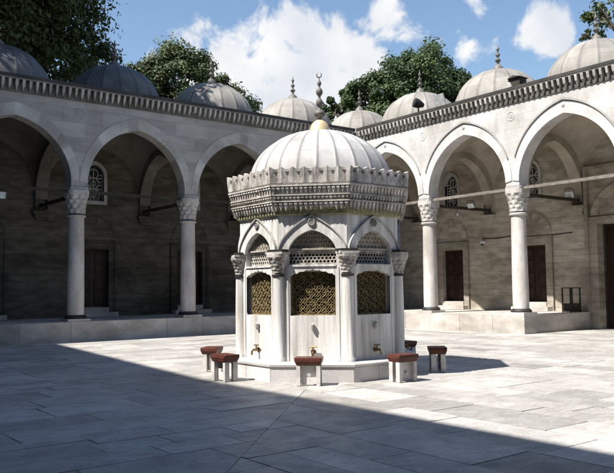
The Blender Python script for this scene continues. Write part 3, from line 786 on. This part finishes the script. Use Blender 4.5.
for k in FACES:                                        # hearts of solid discs, toned dark for shaded piercings, under each hollow
    a = math.radians(k); n = Vector((math.cos(a), math.sin(a), 0)); t = Vector((-n.y, n.x, 0)); c = Vector((FX, FY, 0)); hs = 1.69 * math.tan(PI / 8)
    for i in range(NW):
        u = -hs + (i + .5) * 2 * hs / NW
        for (du, dz, rr) in ((-.017, .012, .017), (.017, .012, .017), (0, -.014, .015)):
            cf.prism([(u + du + rr * math.cos(q * PI / 4), 3.612 + dz + rr * math.sin(q * PI / 4)) for q in range(8)], 1.64, 1.689, lambda x, y, h: tuple(c + n * h + t * x + Vector((0, 0, y))), .22)
cf.build('scalloped_crest', M_CROWN, fo)
# dome
fd = dome(fo, FX, FY, M_FDOME, 3.60, 1.40, 1.085, nseg=24, fin=False, seam=.50, a_off=.07, bump=.008)
b = MB(); b.lathe(FX, FY, [(.0, 4.64), (.215, 4.65), (.21, 4.70), (.185, 4.76), (.165, 4.82), (.12, 4.87), (.07, 4.90), (.0, 4.91)], 24)
b.build('gilt_cap', M_GOLD, fd, 40)
b = MB()
b.lathe(FX, FY, [(.065, 4.88), (.035, 4.93), (.05, 4.96), (.105, 5.0), (.115, 5.04), (.095, 5.08), (.04, 5.11), (.028, 5.17), (.065, 5.21), (.072, 5.26), (.055, 5.31), (.027, 5.34), (.027, 5.39),
                (.062, 5.43), (.070, 5.48), (.052, 5.53), (.023, 5.56), (.023, 5.60), (.043, 5.63), (.04, 5.67), (.018, 5.70), (.010, 5.75), (0, 5.77)], 14)
b.build('finial', M_FINIAL, fd, 50)
b = MB(); cres = []
for q in range(15):
    t = math.radians(-235 + 290 * q / 14); cres.append((q, t))
pts = [(FX + .048 * math.cos(math.radians(115 + 310 * q / 14)) * .7, FY - .048 * math.cos(math.radians(115 + 310 * q / 14)) * .7, 5.815 + .048 * math.sin(math.radians(115 + 310 * q / 14))) for q in range(15)]
b.tube(pts, [.004 + .011 * math.sin(PI * q / 14) for q in range(15)], 6)
b.build('crescent', M_FINIAL, fd, 60)

# ------------------------------------------------------------------ stools round the fountain
def stool_proto():
    r = thing('stool', 'x', 'stool')
    s = MB()
    lay = [(.205, .145, .332), (.21, .15, .345), (.226, .162, .368), (.226, .162, .380), (.237, .172, .395), (.240, .174, .448), (.235, .170, .458)]
    vs = []; fs = []
    for (hx, hy, z) in lay:
        ch = .014
        for x, y in ((hx - ch, -hy), (hx, -hy + ch), (hx, hy - ch), (hx - ch, hy), (-hx + ch, hy), (-hx, hy - ch), (-hx, -hy + ch), (-hx + ch, -hy)): vs.append((x, y, z))
    for i in range(len(lay) - 1):
        for k in range(8): fs.append((i * 8 + k, i * 8 + (k + 1) % 8, (i + 1) * 8 + (k + 1) % 8, (i + 1) * 8 + k))
    fs += [tuple(range(7, -1, -1)), tuple((len(lay) - 1) * 8 + k for k in range(8))]
    vs = [(x * .94, y * .94, z) for x, y, z in vs]; s.add(vs, fs); s.build('seat', M_RED, r, 30)
    for sx in (-1, 1):
        for sy in (-1, 1):
            l = MB(); x = sx * .165; y = sy * .088; l.box(x - .032, x + .032, y - .046, y + .046, 0, .332); l.build('leg', M_STOOL, r)
    p = MB()                                          # cross panel with a round hole
    hole = [(.034 * math.cos(q * PI / 8), .17 + .034 * math.sin(q * PI / 8)) for q in range(16)]
    def edge(a):
        c_, s_ = math.cos(a), math.sin(a); X, Zt, Zb = .133, .331 - .17, .17 - .012
        t_ = min(X / abs(c_) if abs(c_) > 1e-6 else 9, (Zt if s_ > 0 else Zb) / abs(s_) if abs(s_) > 1e-6 else 9)
        return (c_ * t_, .17 + s_ * t_)
    angs = [q * PI / 8 for q in range(16)]
    for q in range(16):
        a, b2 = hole[q], hole[(q + 1) % 16]; e1, e2 = edge(angs[q]), edge(angs[(q + 1) % 16])
        for y in (-.055, -.02): p.quad((a[0], y, a[1]), (b2[0], y, b2[1]), (e2[0], y, e2[1]), (e1[0], y, e1[1]))
        p.quad((a[0], -.055, a[1]), (b2[0], -.055, b2[1]), (b2[0], -.02, b2[1]), (a[0], -.02, a[1]))
    p.build('panel', M_STOOL, r)
    return r
proto = stool_proto()
SG = 'red topped marble stools round the fountain'
ST = [(225, 2.10, 0, 'stool with red seat right in front of the fountain, at its near face'),
      (180, 2.20, 3, 'red seated marble stool left of the fountain, nearer one of the two there'),
      (135, 2.20, -4, 'red seated stool farthest left, half behind another stool left of the fountain'),
      (270, 2.17, -3, 'sunlit red seated stool at the right edge of the plinth'),
      (315, 2.18, 4, 'red seated stool standing farthest right, inside the fountain shadow'),
      (0, 2.22, -2, 'shaded red seated stool mostly hidden behind the fountain at its right')]
for i, (k, D, tw, lab) in enumerate(ST):
    if i == 0: r = proto
    else:
        r = proto.copy(); C.objects.link(r)
        for ch in proto.children:
            c2 = ch.copy(); C.objects.link(c2); c2.parent = r
    a = math.radians(k)
    r.location = (FX + D * math.cos(a), FY + D * math.sin(a), 0.004); r.rotation_euler = (0, 0, a + PI / 2 + math.radians(tw))
    r['label'] = lab; r['group'] = SG

# ------------------------------------------------------------------ paving
def clip(poly, nx, ny, c):
    out = []
    for i in range(len(poly)):
        a, b = poly[i], poly[(i + 1) % len(poly)]
        da, db = a[0] * nx + a[1] * ny - c, b[0] * nx + b[1] * ny - c
        if da >= 0: out.append(a)
        if da * db < 0:
            t = da / (da - db); out.append((a[0] + (b[0] - a[0]) * t, a[1] + (b[1] - a[1]) * t))
    return out
gr = MB(); gr.quad((-400, -400, -.03), (400, -400, -.03), (400, 400, -.03), (-400, 400, -.03))
g = gr.build('ground', M_DIRT); g['kind'] = 'structure'
pv = MB(); rnd = random.Random(21)
def slab(poly):
    if len(poly) < 3: return
    ax = sum(p[0] for p in poly) / len(poly); ay = sum(p[1] for p in poly) / len(poly)
    A = abs(sum(poly[i][0] * poly[(i + 1) % len(poly)][1] - poly[(i + 1) % len(poly)][0] * poly[i][1] for i in range(len(poly)))) / 2
    if A < .012: return
    z = rnd.uniform(-.0025, .0025); tx, ty = rnd.uniform(-.002, .002), rnd.uniform(-.002, .002)
    tn = min(1.25, max(.6, rnd.gauss(1.0, .11)))
    if rnd.random() < .06: tn *= .78
    rough = []
    for i in range(len(poly)):                        # worn, slightly uneven edges
        (xa, ya), (xb, yb) = poly[i], poly[(i + 1) % len(poly)]
        Lq = math.hypot(xb - xa, yb - ya); nn = max(1, int(Lq / .22))
        for q in range(nn):
            t_ = q / nn; am = .0045 if rnd.random() > .06 else .016
            px, py = xa + (xb - xa) * t_, ya + (yb - ya) * t_
            k_ = rnd.uniform(0, am) / max(.3, math.hypot(ax - px, ay - py)) * (1.4 if q == 0 else 1)
            rough.append((px + (ax - px) * k_, py + (ay - py) * k_))
    poly = rough
    P = [(x, y, z + (x - ax) * tx + (y - ay) * ty) for x, y in poly]
    n = len(P); vs = P + [(ax + (x - ax) * 1.0, ay + (y - ay) * 1.0, -.03) for x, y, _ in P]
    pv.add(vs, [tuple(range(n))] + [(i, (i + 1) % n, n + (i + 1) % n, n + i) for i in range(n)], tn)
def field(a0, a1, b0, b1, swap, side):
    b = b0
    while b < b1:
        w = rnd.choice([.45, .55, .65, .75, .85, .5]); a = a0 - rnd.uniform(0, 1.2)
        while a < a1:
            L = rnd.uniform(.75, 1.9)
            if rnd.random() < .12: parts = [(b, b + w * .5), (b + w * .5, b + w)]
            else: parts = [(b, b + w)]
            for (p0, p1) in parts:
                gp = rnd.uniform(.001, .006); j = lambda: rnd.uniform(-.005, .003)
                q = [(a + gp, p0 + gp + j()*.4), (a + L - gp + j(), p0 + gp + j()*.4), (a + L - gp + j(), p1 - gp), (a + gp, p1 - gp)]
                if swap: q = [(y, x) for x, y in q]
                q = clip(q, -side * .7071, side * .7071, side * 2.217 * .7071 + .0025)
                slab(q)
            a += L
        b += w
field(-3.5, 25.2, -3.5, LY + .2, False, 1)
field(-3.5, LY + .2, -3.5, 25.2, True, -1)
pav = pv.build('courtyard_paving', M_PAVE, recalc=False); pav['kind'] = 'structure'

# ------------------------------------------------------------------ mosque outside the frame that shades the near court
mq = thing('mosque', 'tall plain stone mosque front that shades the near half of the courtyard', 'mosque', (-11, 8, 0))
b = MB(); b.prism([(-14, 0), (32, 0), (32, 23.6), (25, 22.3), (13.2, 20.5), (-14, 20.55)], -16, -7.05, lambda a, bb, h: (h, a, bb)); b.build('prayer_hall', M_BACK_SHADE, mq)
b = MB(); b.box(-7.04, -3.4, -8, 23.0, 0, 8.3); b.build('portico_occluder', M_BACK_SHADE, mq)  # unseen plain block, added to cut sky light on the court
b = MB(); b.box(-3.39, 21, -8, -4.2, 0, 8.3); b.build('side_wing_occluder', M_BACK_SHADE, mq)  # unseen too, added to hold back sky fill behind the camera

# ------------------------------------------------------------------ fittings
def floodlight(loc, rz, tilt, label, scale=1.0):
    r = thing('floodlight', label, 'lamp', loc, rz, 'floodlights under the arcades')
    Rm = Matrix.Rotation(tilt, 3, 'X')
    def T_(x, y, z): v = Rm @ Vector((x, y, z)) * scale; return (loc[0] + v.x, loc[1] + v.y, loc[2] + v.z)
    m = MB(); vs0 = [(-.15, -.02, -.11), (.15, -.02, -.11), (.15, -.02, .11), (-.15, -.02, .11)]; vs1 = [(-.09, .13, -.06), (.09, .13, -.06), (.09, .13, .06), (-.09, .13, .06)]
    m.add([T_(*p) for p in vs0 + vs1], [(0, 1, 2, 3), (7, 6, 5, 4), (0, 4, 5, 1), (1, 5, 6, 2), (2, 6, 7, 3), (3, 7, 4, 0)])
    m.box(-.165, .165, -.05, -.02, -.125, -.11, T_); m.box(-.165, .165, -.05, -.02, .11, .125, T_)
    m.box(-.165, -.15, -.05, -.02, -.11, .11, T_); m.box(.15, .165, -.05, -.02, -.11, .11, T_)
    m.build('housing', M_GREYMETAL, r)
    m = MB(); m.box(-.148, .148, -.036, -.022, -.108, .108, T_); m.build('lamp_glass', M_LAMPGLASS, r)
    m = MB()
    for sx in (-1, 1): m.tube([T_(sx * .172, .04, 0), T_(sx * .172, .05, .14), T_(sx * .10, .06, .20)], .012, 6)
    m.tube([T_(-.10, .06, .20), T_(.10, .06, .20)], .014, 6); m.build('bracket', M_IRON, r)
    # rotate children through the root
    return r
floodlight((RX + DEP - .55, LY - 2 * S + .02, 4.90), math.radians(-70), math.radians(20), 'small floodlight on the dark strut behind the right sunlit column', 1.0)
floodlight((RX + DEP - 1.6, LY - 1 * S - .35, 4.80), math.radians(-80), math.radians(35), 'small floodlight behind the sunlit column nearer the fountain', .9)
floodlight((6.27, LY - .02, 4.56), 0.0, math.radians(15), 'pale floodlight hanging from the tie beam at the far left edge', .85)

st = thing('iron_stand', 'low dark iron frame stand at the end of the sunlit platform', 'stand', (23.7, 15.25, ZP))
for sx in (-.30, .30):
    for sy in (-.16, .16):
        m = MB(); m.box(sx - .022, sx + .022, sy - .022, sy + .022, 0, .86, lambda x, y, z: (23.7 + x, 15.25 + y, ZP + z)); m.build('leg', M_IRON, st)
m = MB(); m.box(-.33, .33, -.19, .19, .862, .89, lambda x, y, z: (23.7 + x, 15.25 + y, ZP + z)); m.build('top', M_IRON, st)
m = MB()
for sy in (-.17, .17): m.box(-.277, .277, sy - .012, sy + .012, .10, .15, lambda x, y, z: (23.7 + x, 15.25 + y, ZP + z))
m.box(-.27, .27, -.14, .14, .02, .32, lambda x, y, z: (23.7 + x, 15.25 + y, ZP + z)); m.build('lower_shelf', M_TIMBER, st)

# wall camera, bulb
r = thing('bulb', 'small bare white bulb hanging below the window of the sunlit gallery', 'bulb', (RX + DEP - .35, 20.85, 4.66))
m = MB(); m.lathe(RX + DEP - .35, 20.85, [(.0, 4.60), (.04, 4.62), (.05, 4.66), (.035, 4.70), (.02, 4.73)], 10); m.build('glass_bulb', M_WHITE, r, 60)
m = MB(); m.tube([(RX + DEP - .35, 20.85, 4.73), (RX + DEP - .35, 20.85, 5.5), (RX + DEP - .02, 20.85, 5.55)], .01, 5); m.build('wire', M_IRON, r)
r = thing('wall_sensor', 'small white box on the wall right of the sunlit door', 'sensor', (RX + DEP, 19.78, 3.39))
m = MB(); m.box(RX + DEP - .12, RX + DEP - .002, 19.70, 19.86, 3.34, 3.46); m.build('housing', M_WHITE, r)
m = MB(); m.lathe(RX + DEP - .1, 19.78, [(.05, 3.27), (.065, 3.30), (.06, 3.338)], 10); m.build('lens', M_GLASS, r)
# things on the sunlit roof
r = thing('roof_hatch', 'small dark louvred hatch on the pale dome at right', 'hatch', (21.9, 15.7, 8.9))
m = MB()
Mh = lambda x, y, z: (21.95 + x, 15.95 + y, 8.78 + z)
m.box(-.2, .2, -.22, .22, -.6, .24, Mh); m.build('box', M_TIMBER, r)
m = MB(); m.add([Mh(-.28, -.28, .242), Mh(.28, -.28, .242), Mh(.28, .28, .242), Mh(-.28, .28, .242), Mh(-.28, 0, .32), Mh(.28, 0, .32)], [(0, 1, 2, 3), (0, 4, 5, 1), (3, 2, 5, 4), (0, 3, 4), (1, 5, 2)])
m.build('lid', M_ROOF, r)
r = thing('spotlight', 'dark round spotlight in front of the dome above the sunlit cornice', 'lamp', (21.0, 20.0, 8.3))
m = MB(); m.tube([(21.0, 19.95, 8.25), (21.0, 19.95, 8.75)], .03, 6); m.build('post', M_IRON, r)
m = MB(); m.tube([(20.85, 20.02, 8.85), (21.0, 19.95, 8.80), (21.2, 19.86, 8.74)], [.19, .18, .08], 16); m.build('lamp_head', M_IRON, r, 40)
m = MB(); m.tube([(20.835, 20.027, 8.855), (20.85, 20.02, 8.85)], .16, 16); m.build('lamp_glass', M_IRON, r)
r = thing('roof_panel', 'white tilted flat panel between two pale domes on the sunlit roof', 'panel', (21.2, 18.9, 8.2))
m = MB(); m.prism([(-.26, -.12), (.26, -.12), (.26, .44), (-.26, .44)], -.03, .03, lambda a, b, h: (21.2 + h - .35 * b, 18.95 + a, 8.52 + b)); m.build('board', M_PALEBOARD, r)
m = MB()
for q in (-.2, .2): m.tube([(21.3, 18.95 + q, 8.15), (21.18, 18.95 + q, 8.62)], .018, 5)
m.build('supports', M_IRON, r)

# ------------------------------------------------------------------ trees
def tree(name, label, base, trunk_h, lobes, nleaf, leaf, mat, seed, limb=True, group='trees behind the courtyard', dens=1.0, clumps=60):
    rd = random.Random(seed); r = thing(name, label, 'tree', base, 0, group)
    bx, by, bz = base
    m = MB(); top = (bx + rd.uniform(-.4, .4), by + rd.uniform(-.4, .4), bz + trunk_h)
    m.tube([base, (bx + .1, by, bz + trunk_h * .5), top], [.5, .38, .30], 10)
    for (lx, ly, lz, rx, ry, rz) in lobes:
        mid = ((top[0] + lx) / 2 + rd.uniform(-.5, .5), (top[1] + ly) / 2, (top[2] + lz) / 2 + .4)
        m.tube([top, mid, (lx, ly, lz)], [.24, .16, .08], 7)
        for q in range(7):
            t = rd.uniform(0, 2 * PI); e = rd.uniform(-.3, 1.0)
            pe = (lx + rx * .8 * math.cos(t) * math.cos(e), ly + ry * .8 * math.sin(t) * math.cos(e), lz + rz * .8 * math.sin(e))
            m.tube([(lx * .6 + mid[0] * .4, ly * .6 + mid[1] * .4, lz * .6 + mid[2] * .4), ((lx + pe[0]) / 2, (ly + pe[1]) / 2, (lz + pe[2]) / 2 + .15), pe], [.09, .05, .02], 5)
    m.build('trunk', M_BARK, r, 60)
    vs = []; fs = []; tn = []
    vol = [l[3] * l[4] * l[5] for l in lobes]; tot = sum(vol)
    for l, vv in zip(lobes, vol):
        lx, ly, lz, rx, ry, rz = l
        nc = max(6, int(clumps * vv / tot)); per = int(nleaf * vv / tot / nc)
        for c_ in range(nc):
            while True:
                d = Vector((rd.gauss(0, 1), rd.gauss(0, 1), rd.gauss(0, 1))).normalized()
                if d.z > -.75: break
            rr = rd.uniform(.55, 1.04) ** .6
            cc = Vector((lx + d.x * rx * rr, ly + d.y * ry * rr, lz + d.z * rz * rr))
            cr_ = rd.uniform(.55, 1.15) * (rx * ry * rz) ** (1 / 3) * .34; ct = rd.uniform(0, .55)
            for q in range(per):
                e = Vector((rd.gauss(0, 1), rd.gauss(0, 1), rd.gauss(0, .75)))
                e = e.normalized() * cr_ * rd.uniform(.25, 1.0)
                p = cc + e
                nrm = (e.normalized() * .7 + d * .4 + Vector((rd.gauss(0, .5), rd.gauss(0, .5), rd.gauss(.3, .5)))).normalized()
                a = nrm.orthogonal().normalized(); a.rotate(Matrix.Rotation(rd.uniform(0, 6.28), 3, nrm)); b = nrm.cross(a)
                s_ = leaf * rd.uniform(.4, 1.45)
                k = len(vs)
                vs += [tuple(p - a * s_), tuple(p + b * s_ * .55 + nrm * s_ * .12), tuple(p + a * s_), tuple(p - b * s_ * .55 + nrm * s_ * .12)]
                fs.append((k, k + 1, k + 2, k + 3)); tn.append(min(1, max(0, ct + rd.uniform(-.12, .4))))
    m = MB(); m.v = vs; m.f = fs; m.t = tn
    m.build('crown', mat, r, recalc=False)
    return r
tree('plane_tree', 'huge dense dark tree rising behind the arcade at the far left', (8.2, 33.5, 0), 9,  # overhanging lobes above the view are added to shade the domes
     [(6.5, 32, 14.5, 5.2, 4.6, 4.6), (10.2, 34.0, 15.2, 3.5, 3.6, 3.6), (4.0, 30.5, 16.5, 5.0, 4.5, 4.2), (7.8, 33, 19.0, 4.6, 4.2, 3.2), (13.0, 35.5, 12.4, 2.1, 2.0, 2.3), (9.5, 33.5, 11.2, 4.4, 3.0, 2.6), (2, 30, 12, 4, 4, 3.5), (6.2, 26.9, 15.7, 3.7, 2.4, 2.7), (5.6, 26.4, 17.2, 4.3, 2.2, 2.2), (2.5, 27.0, 18.6, 4.5, 2.6, 2.8), (7.2, 26.3, 15.0, 3.0, 1.8, 1.9), (3.0, 26.3, 15.2, 3.0, 1.9, 2.0), (6.8, 26.0, 15.6, 3.0, 1.7, 1.9), (8.4, 25.9, 14.2, 1.9, 1.4, 1.1), (5.0, 25.9, 14.4, 1.9, 1.4, 1.2)], 240000, .118, M_LEAF, 1, clumps=1250)
tree('round_tree', 'rounded green tree behind the grey domes, right of the tallest tree', (21, 39, 0), 8,
     [(20.6, 39, 13.2, 2.6, 2.4, 3.0), (22.8, 37.6, 12.0, 2.0, 2.0, 2.3), (18.6, 40, 12.4, 2.1, 2.1, 2.3), (21.4, 38.6, 10.6, 3.2, 2.4, 2.0)], 85000, .098, M_LEAF3, 2, clumps=260)
tree('broadleaf_tree', 'deep green tree behind the pale domes right of the fountain finial', (31.5, 30, 0), 8,
     [(31.6, 29.9, 13.0, 2.3, 2.3, 3.0), (33.2, 28.8, 12.6, 1.5, 1.5, 2.1), (30.0, 31.2, 12.2, 1.8, 1.8, 2.2), (31.2, 30.2, 10.6, 2.9, 2.0, 1.8), (28.7, 32.3, 11.6, 1.2, 1.2, 1.4), (27.9, 33.0, 12.0, 1.3, 1.2, 1.35), (29.3, 31.8, 12.9, 1.4, 1.3, 1.4), (27.2, 33.6, 11.0, 1.0, 1.0, 1.0)], 100000, .090, M_LEAF2, 3, clumps=260)
tree('sparse_tree', 'thin branched olive tree above the rightmost dome', (37.5, 19.6, 0), 12,
     [(36.8, 20.8, 15.9, 1.5, 1.3, 1.3), (38.2, 18.6, 16.4, 1.8, 1.6, 1.8), (37.2, 20.0, 17.4, 1.4, 1.4, 1.0), (36.2, 21.5, 14.9, .9, .8, .6)], 2600, .15, M_LEAF3, 4, clumps=75)

# ------------------------------------------------------------------ camera
cam = bpy.data.cameras.new('camera'); co = bpy.data.objects.new('camera', cam); C.objects.link(co)
F_PX, YAW, PITCH, ROLL = 736.35, math.radians(52.378), math.radians(4.006), math.radians(-.695)
f = Vector((math.cos(YAW) * math.cos(PITCH), math.sin(YAW) * math.cos(PITCH), math.sin(PITCH)))
r_ = Vector((math.sin(YAW), -math.cos(YAW), 0)); u_ = r_.cross(f)
r2 = r_ * math.cos(ROLL) + u_ * math.sin(ROLL); u2 = -r_ * math.sin(ROLL) + u_ * math.cos(ROLL)
co.matrix_world = Matrix(((r2.x, u2.x, -f.x, 0), (r2.y, u2.y, -f.y, 0), (r2.z, u2.z, -f.z, 1.6), (0, 0, 0, 1)))
cam.sensor_width = 36; cam.sensor_fit = 'HORIZONTAL'; cam.lens = F_PX / 614 * 36; cam.clip_end = 2000; cam.clip_start = .05
scn.camera = co
def pxdir(x, y):
    d = f + r2 * ((x - 307) / F_PX) - u2 * ((y - 236.5) / F_PX); return d.normalized()

# ------------------------------------------------------------------ light and sky
sun = bpy.data.lights.new('sun', 'SUN'); sun.energy = 5.0; sun.angle = math.radians(.5); sun.color = (1.0, .955, .89)
so = bpy.data.objects.new('sun', sun); C.objects.link(so); so.location = (-20, 5, 40)
so.rotation_euler = SUN_DIR.to_track_quat('-Z', 'Y').to_euler()
w = bpy.data.worlds.new('World'); scn.world = w; w.use_nodes = True
nt = w.node_tree; nt.nodes.clear(); N, L = nt.nodes, nt.links
out = N.new('ShaderNodeOutputWorld'); bg = N.new('ShaderNodeBackground'); L.new(bg.outputs[0], out.inputs[0])
sky = N.new('ShaderNodeTexSky'); sky.sky_type = 'NISHITA'; sky.sun_disc = False
to_sun = -SUN_DIR
sky.sun_elevation = math.asin(to_sun.z); sky.sun_rotation = math.atan2(to_sun.x, to_sun.y)
sky.air_density = 1.25; sky.dust_density = .3; sky.ozone_density = 3.0
tc = N.new('ShaderNodeTexCoord')
def mth(op, a, b=0.0, clampit=False):
    n = N.new('ShaderNodeMath'); n.operation = op; n.use_clamp = clampit
    for i, v in enumerate((a, b)):
        if isinstance(v, (int, float)): n.inputs[i].default_value = v
        else: L.new(v, n.inputs[i])
    return n.outputs[0]
nz = N.new('ShaderNodeTexNoise'); nz.inputs['Scale'].default_value = 17; nz.inputs['Detail'].default_value = 10; nz.inputs['Roughness'].default_value = .6; nz.inputs['Distortion'].default_value = .35
L.new(tc.outputs['Generated'], nz.inputs['Vector'])
acc = None
for (px, py, rad, wt) in [(300, 88, .125, 1.0), (235, 72, .085, 1.0), (190, 70, .06, .9), (155, 66, .045, .7), (345, 80, .085, 1.0), (372, 70, .05, .8), (392, 22, .040, .85), (362, 24, .025, .5),
                          (545, 32, .046, 1.05), (528, 42, .03, .8), (455, 50, .035, .6), (238, 19, .018, .5), (482, 1, .03, .55), (470, 100, .09, .3), (300, 125, .2, .5), (60, 66, .1, .3)]:
    d = pxdir(px, py)
    vd = N.new('ShaderNodeVectorMath'); vd.operation = 'DISTANCE'; vd.inputs[1].default_value = d; L.new(tc.outputs['Generated'], vd.inputs[0])
    mr = N.new('ShaderNodeMapRange'); mr.interpolation_type = 'SMOOTHSTEP'
    for i, v in ((1, rad * 1.35), (2, 0.0), (3, 0.0), (4, wt)): mr.inputs[i].default_value = v
    L.new(vd.outputs['Value'], mr.inputs[0])
    acc = mr.outputs[0] if acc is None else mth('MAXIMUM', acc, mr.outputs[0])
cl = mth('ADD', acc, mth('MULTIPLY', mth('SUBTRACT', nz.outputs['Fac'], .5), 2.3))
mr = N.new('ShaderNodeMapRange'); mr.interpolation_type = 'SMOOTHSTEP'
for i, v in ((1, .30), (2, .72), (3, 0.0), (4, 1.0)): mr.inputs[i].default_value = v
L.new(cl, mr.inputs[0])
nz2 = N.new('ShaderNodeTexNoise'); nz2.inputs['Scale'].default_value = 9; nz2.inputs['Detail'].default_value = 5; L.new(tc.outputs['Generated'], nz2.inputs['Vector'])
rp = N.new('ShaderNodeValToRGB'); rp.color_ramp.elements[0].position = .35; rp.color_ramp.elements[1].position = .6
CL = 6.4
rp.color_ramp.elements[0].color = (.76, .80, .87, 1); rp.color_ramp.elements[1].color = (1, 1, 1, 1); L.new(nz2.outputs['Fac'], rp.inputs[0])
sc = N.new('ShaderNodeVectorMath'); sc.operation = 'SCALE'; sc.inputs['Scale'].default_value = CL; L.new(rp.outputs[0], sc.inputs[0])
mx = N.new('ShaderNodeMix'); mx.data_type = 'RGBA'; L.new(mr.outputs[0], mx.inputs[0]); L.new(sky.outputs[0], mx.inputs[6]); L.new(sc.outputs[0], mx.inputs[7])
L.new(mx.outputs[2], bg.inputs[0]); bg.inputs[1].default_value = .074

vs_ = scn.view_settings; vs_.view_transform = 'Standard'; vs_.look = 'None'; vs_.exposure = 1.08; vs_.gamma = 1.0; vs_.use_curve_mapping = False
scn.cycles.max_bounces = 6; scn.cycles.diffuse_bounces = 3
try:
    scn.cycles.use_denoising = True
except Exception: pass
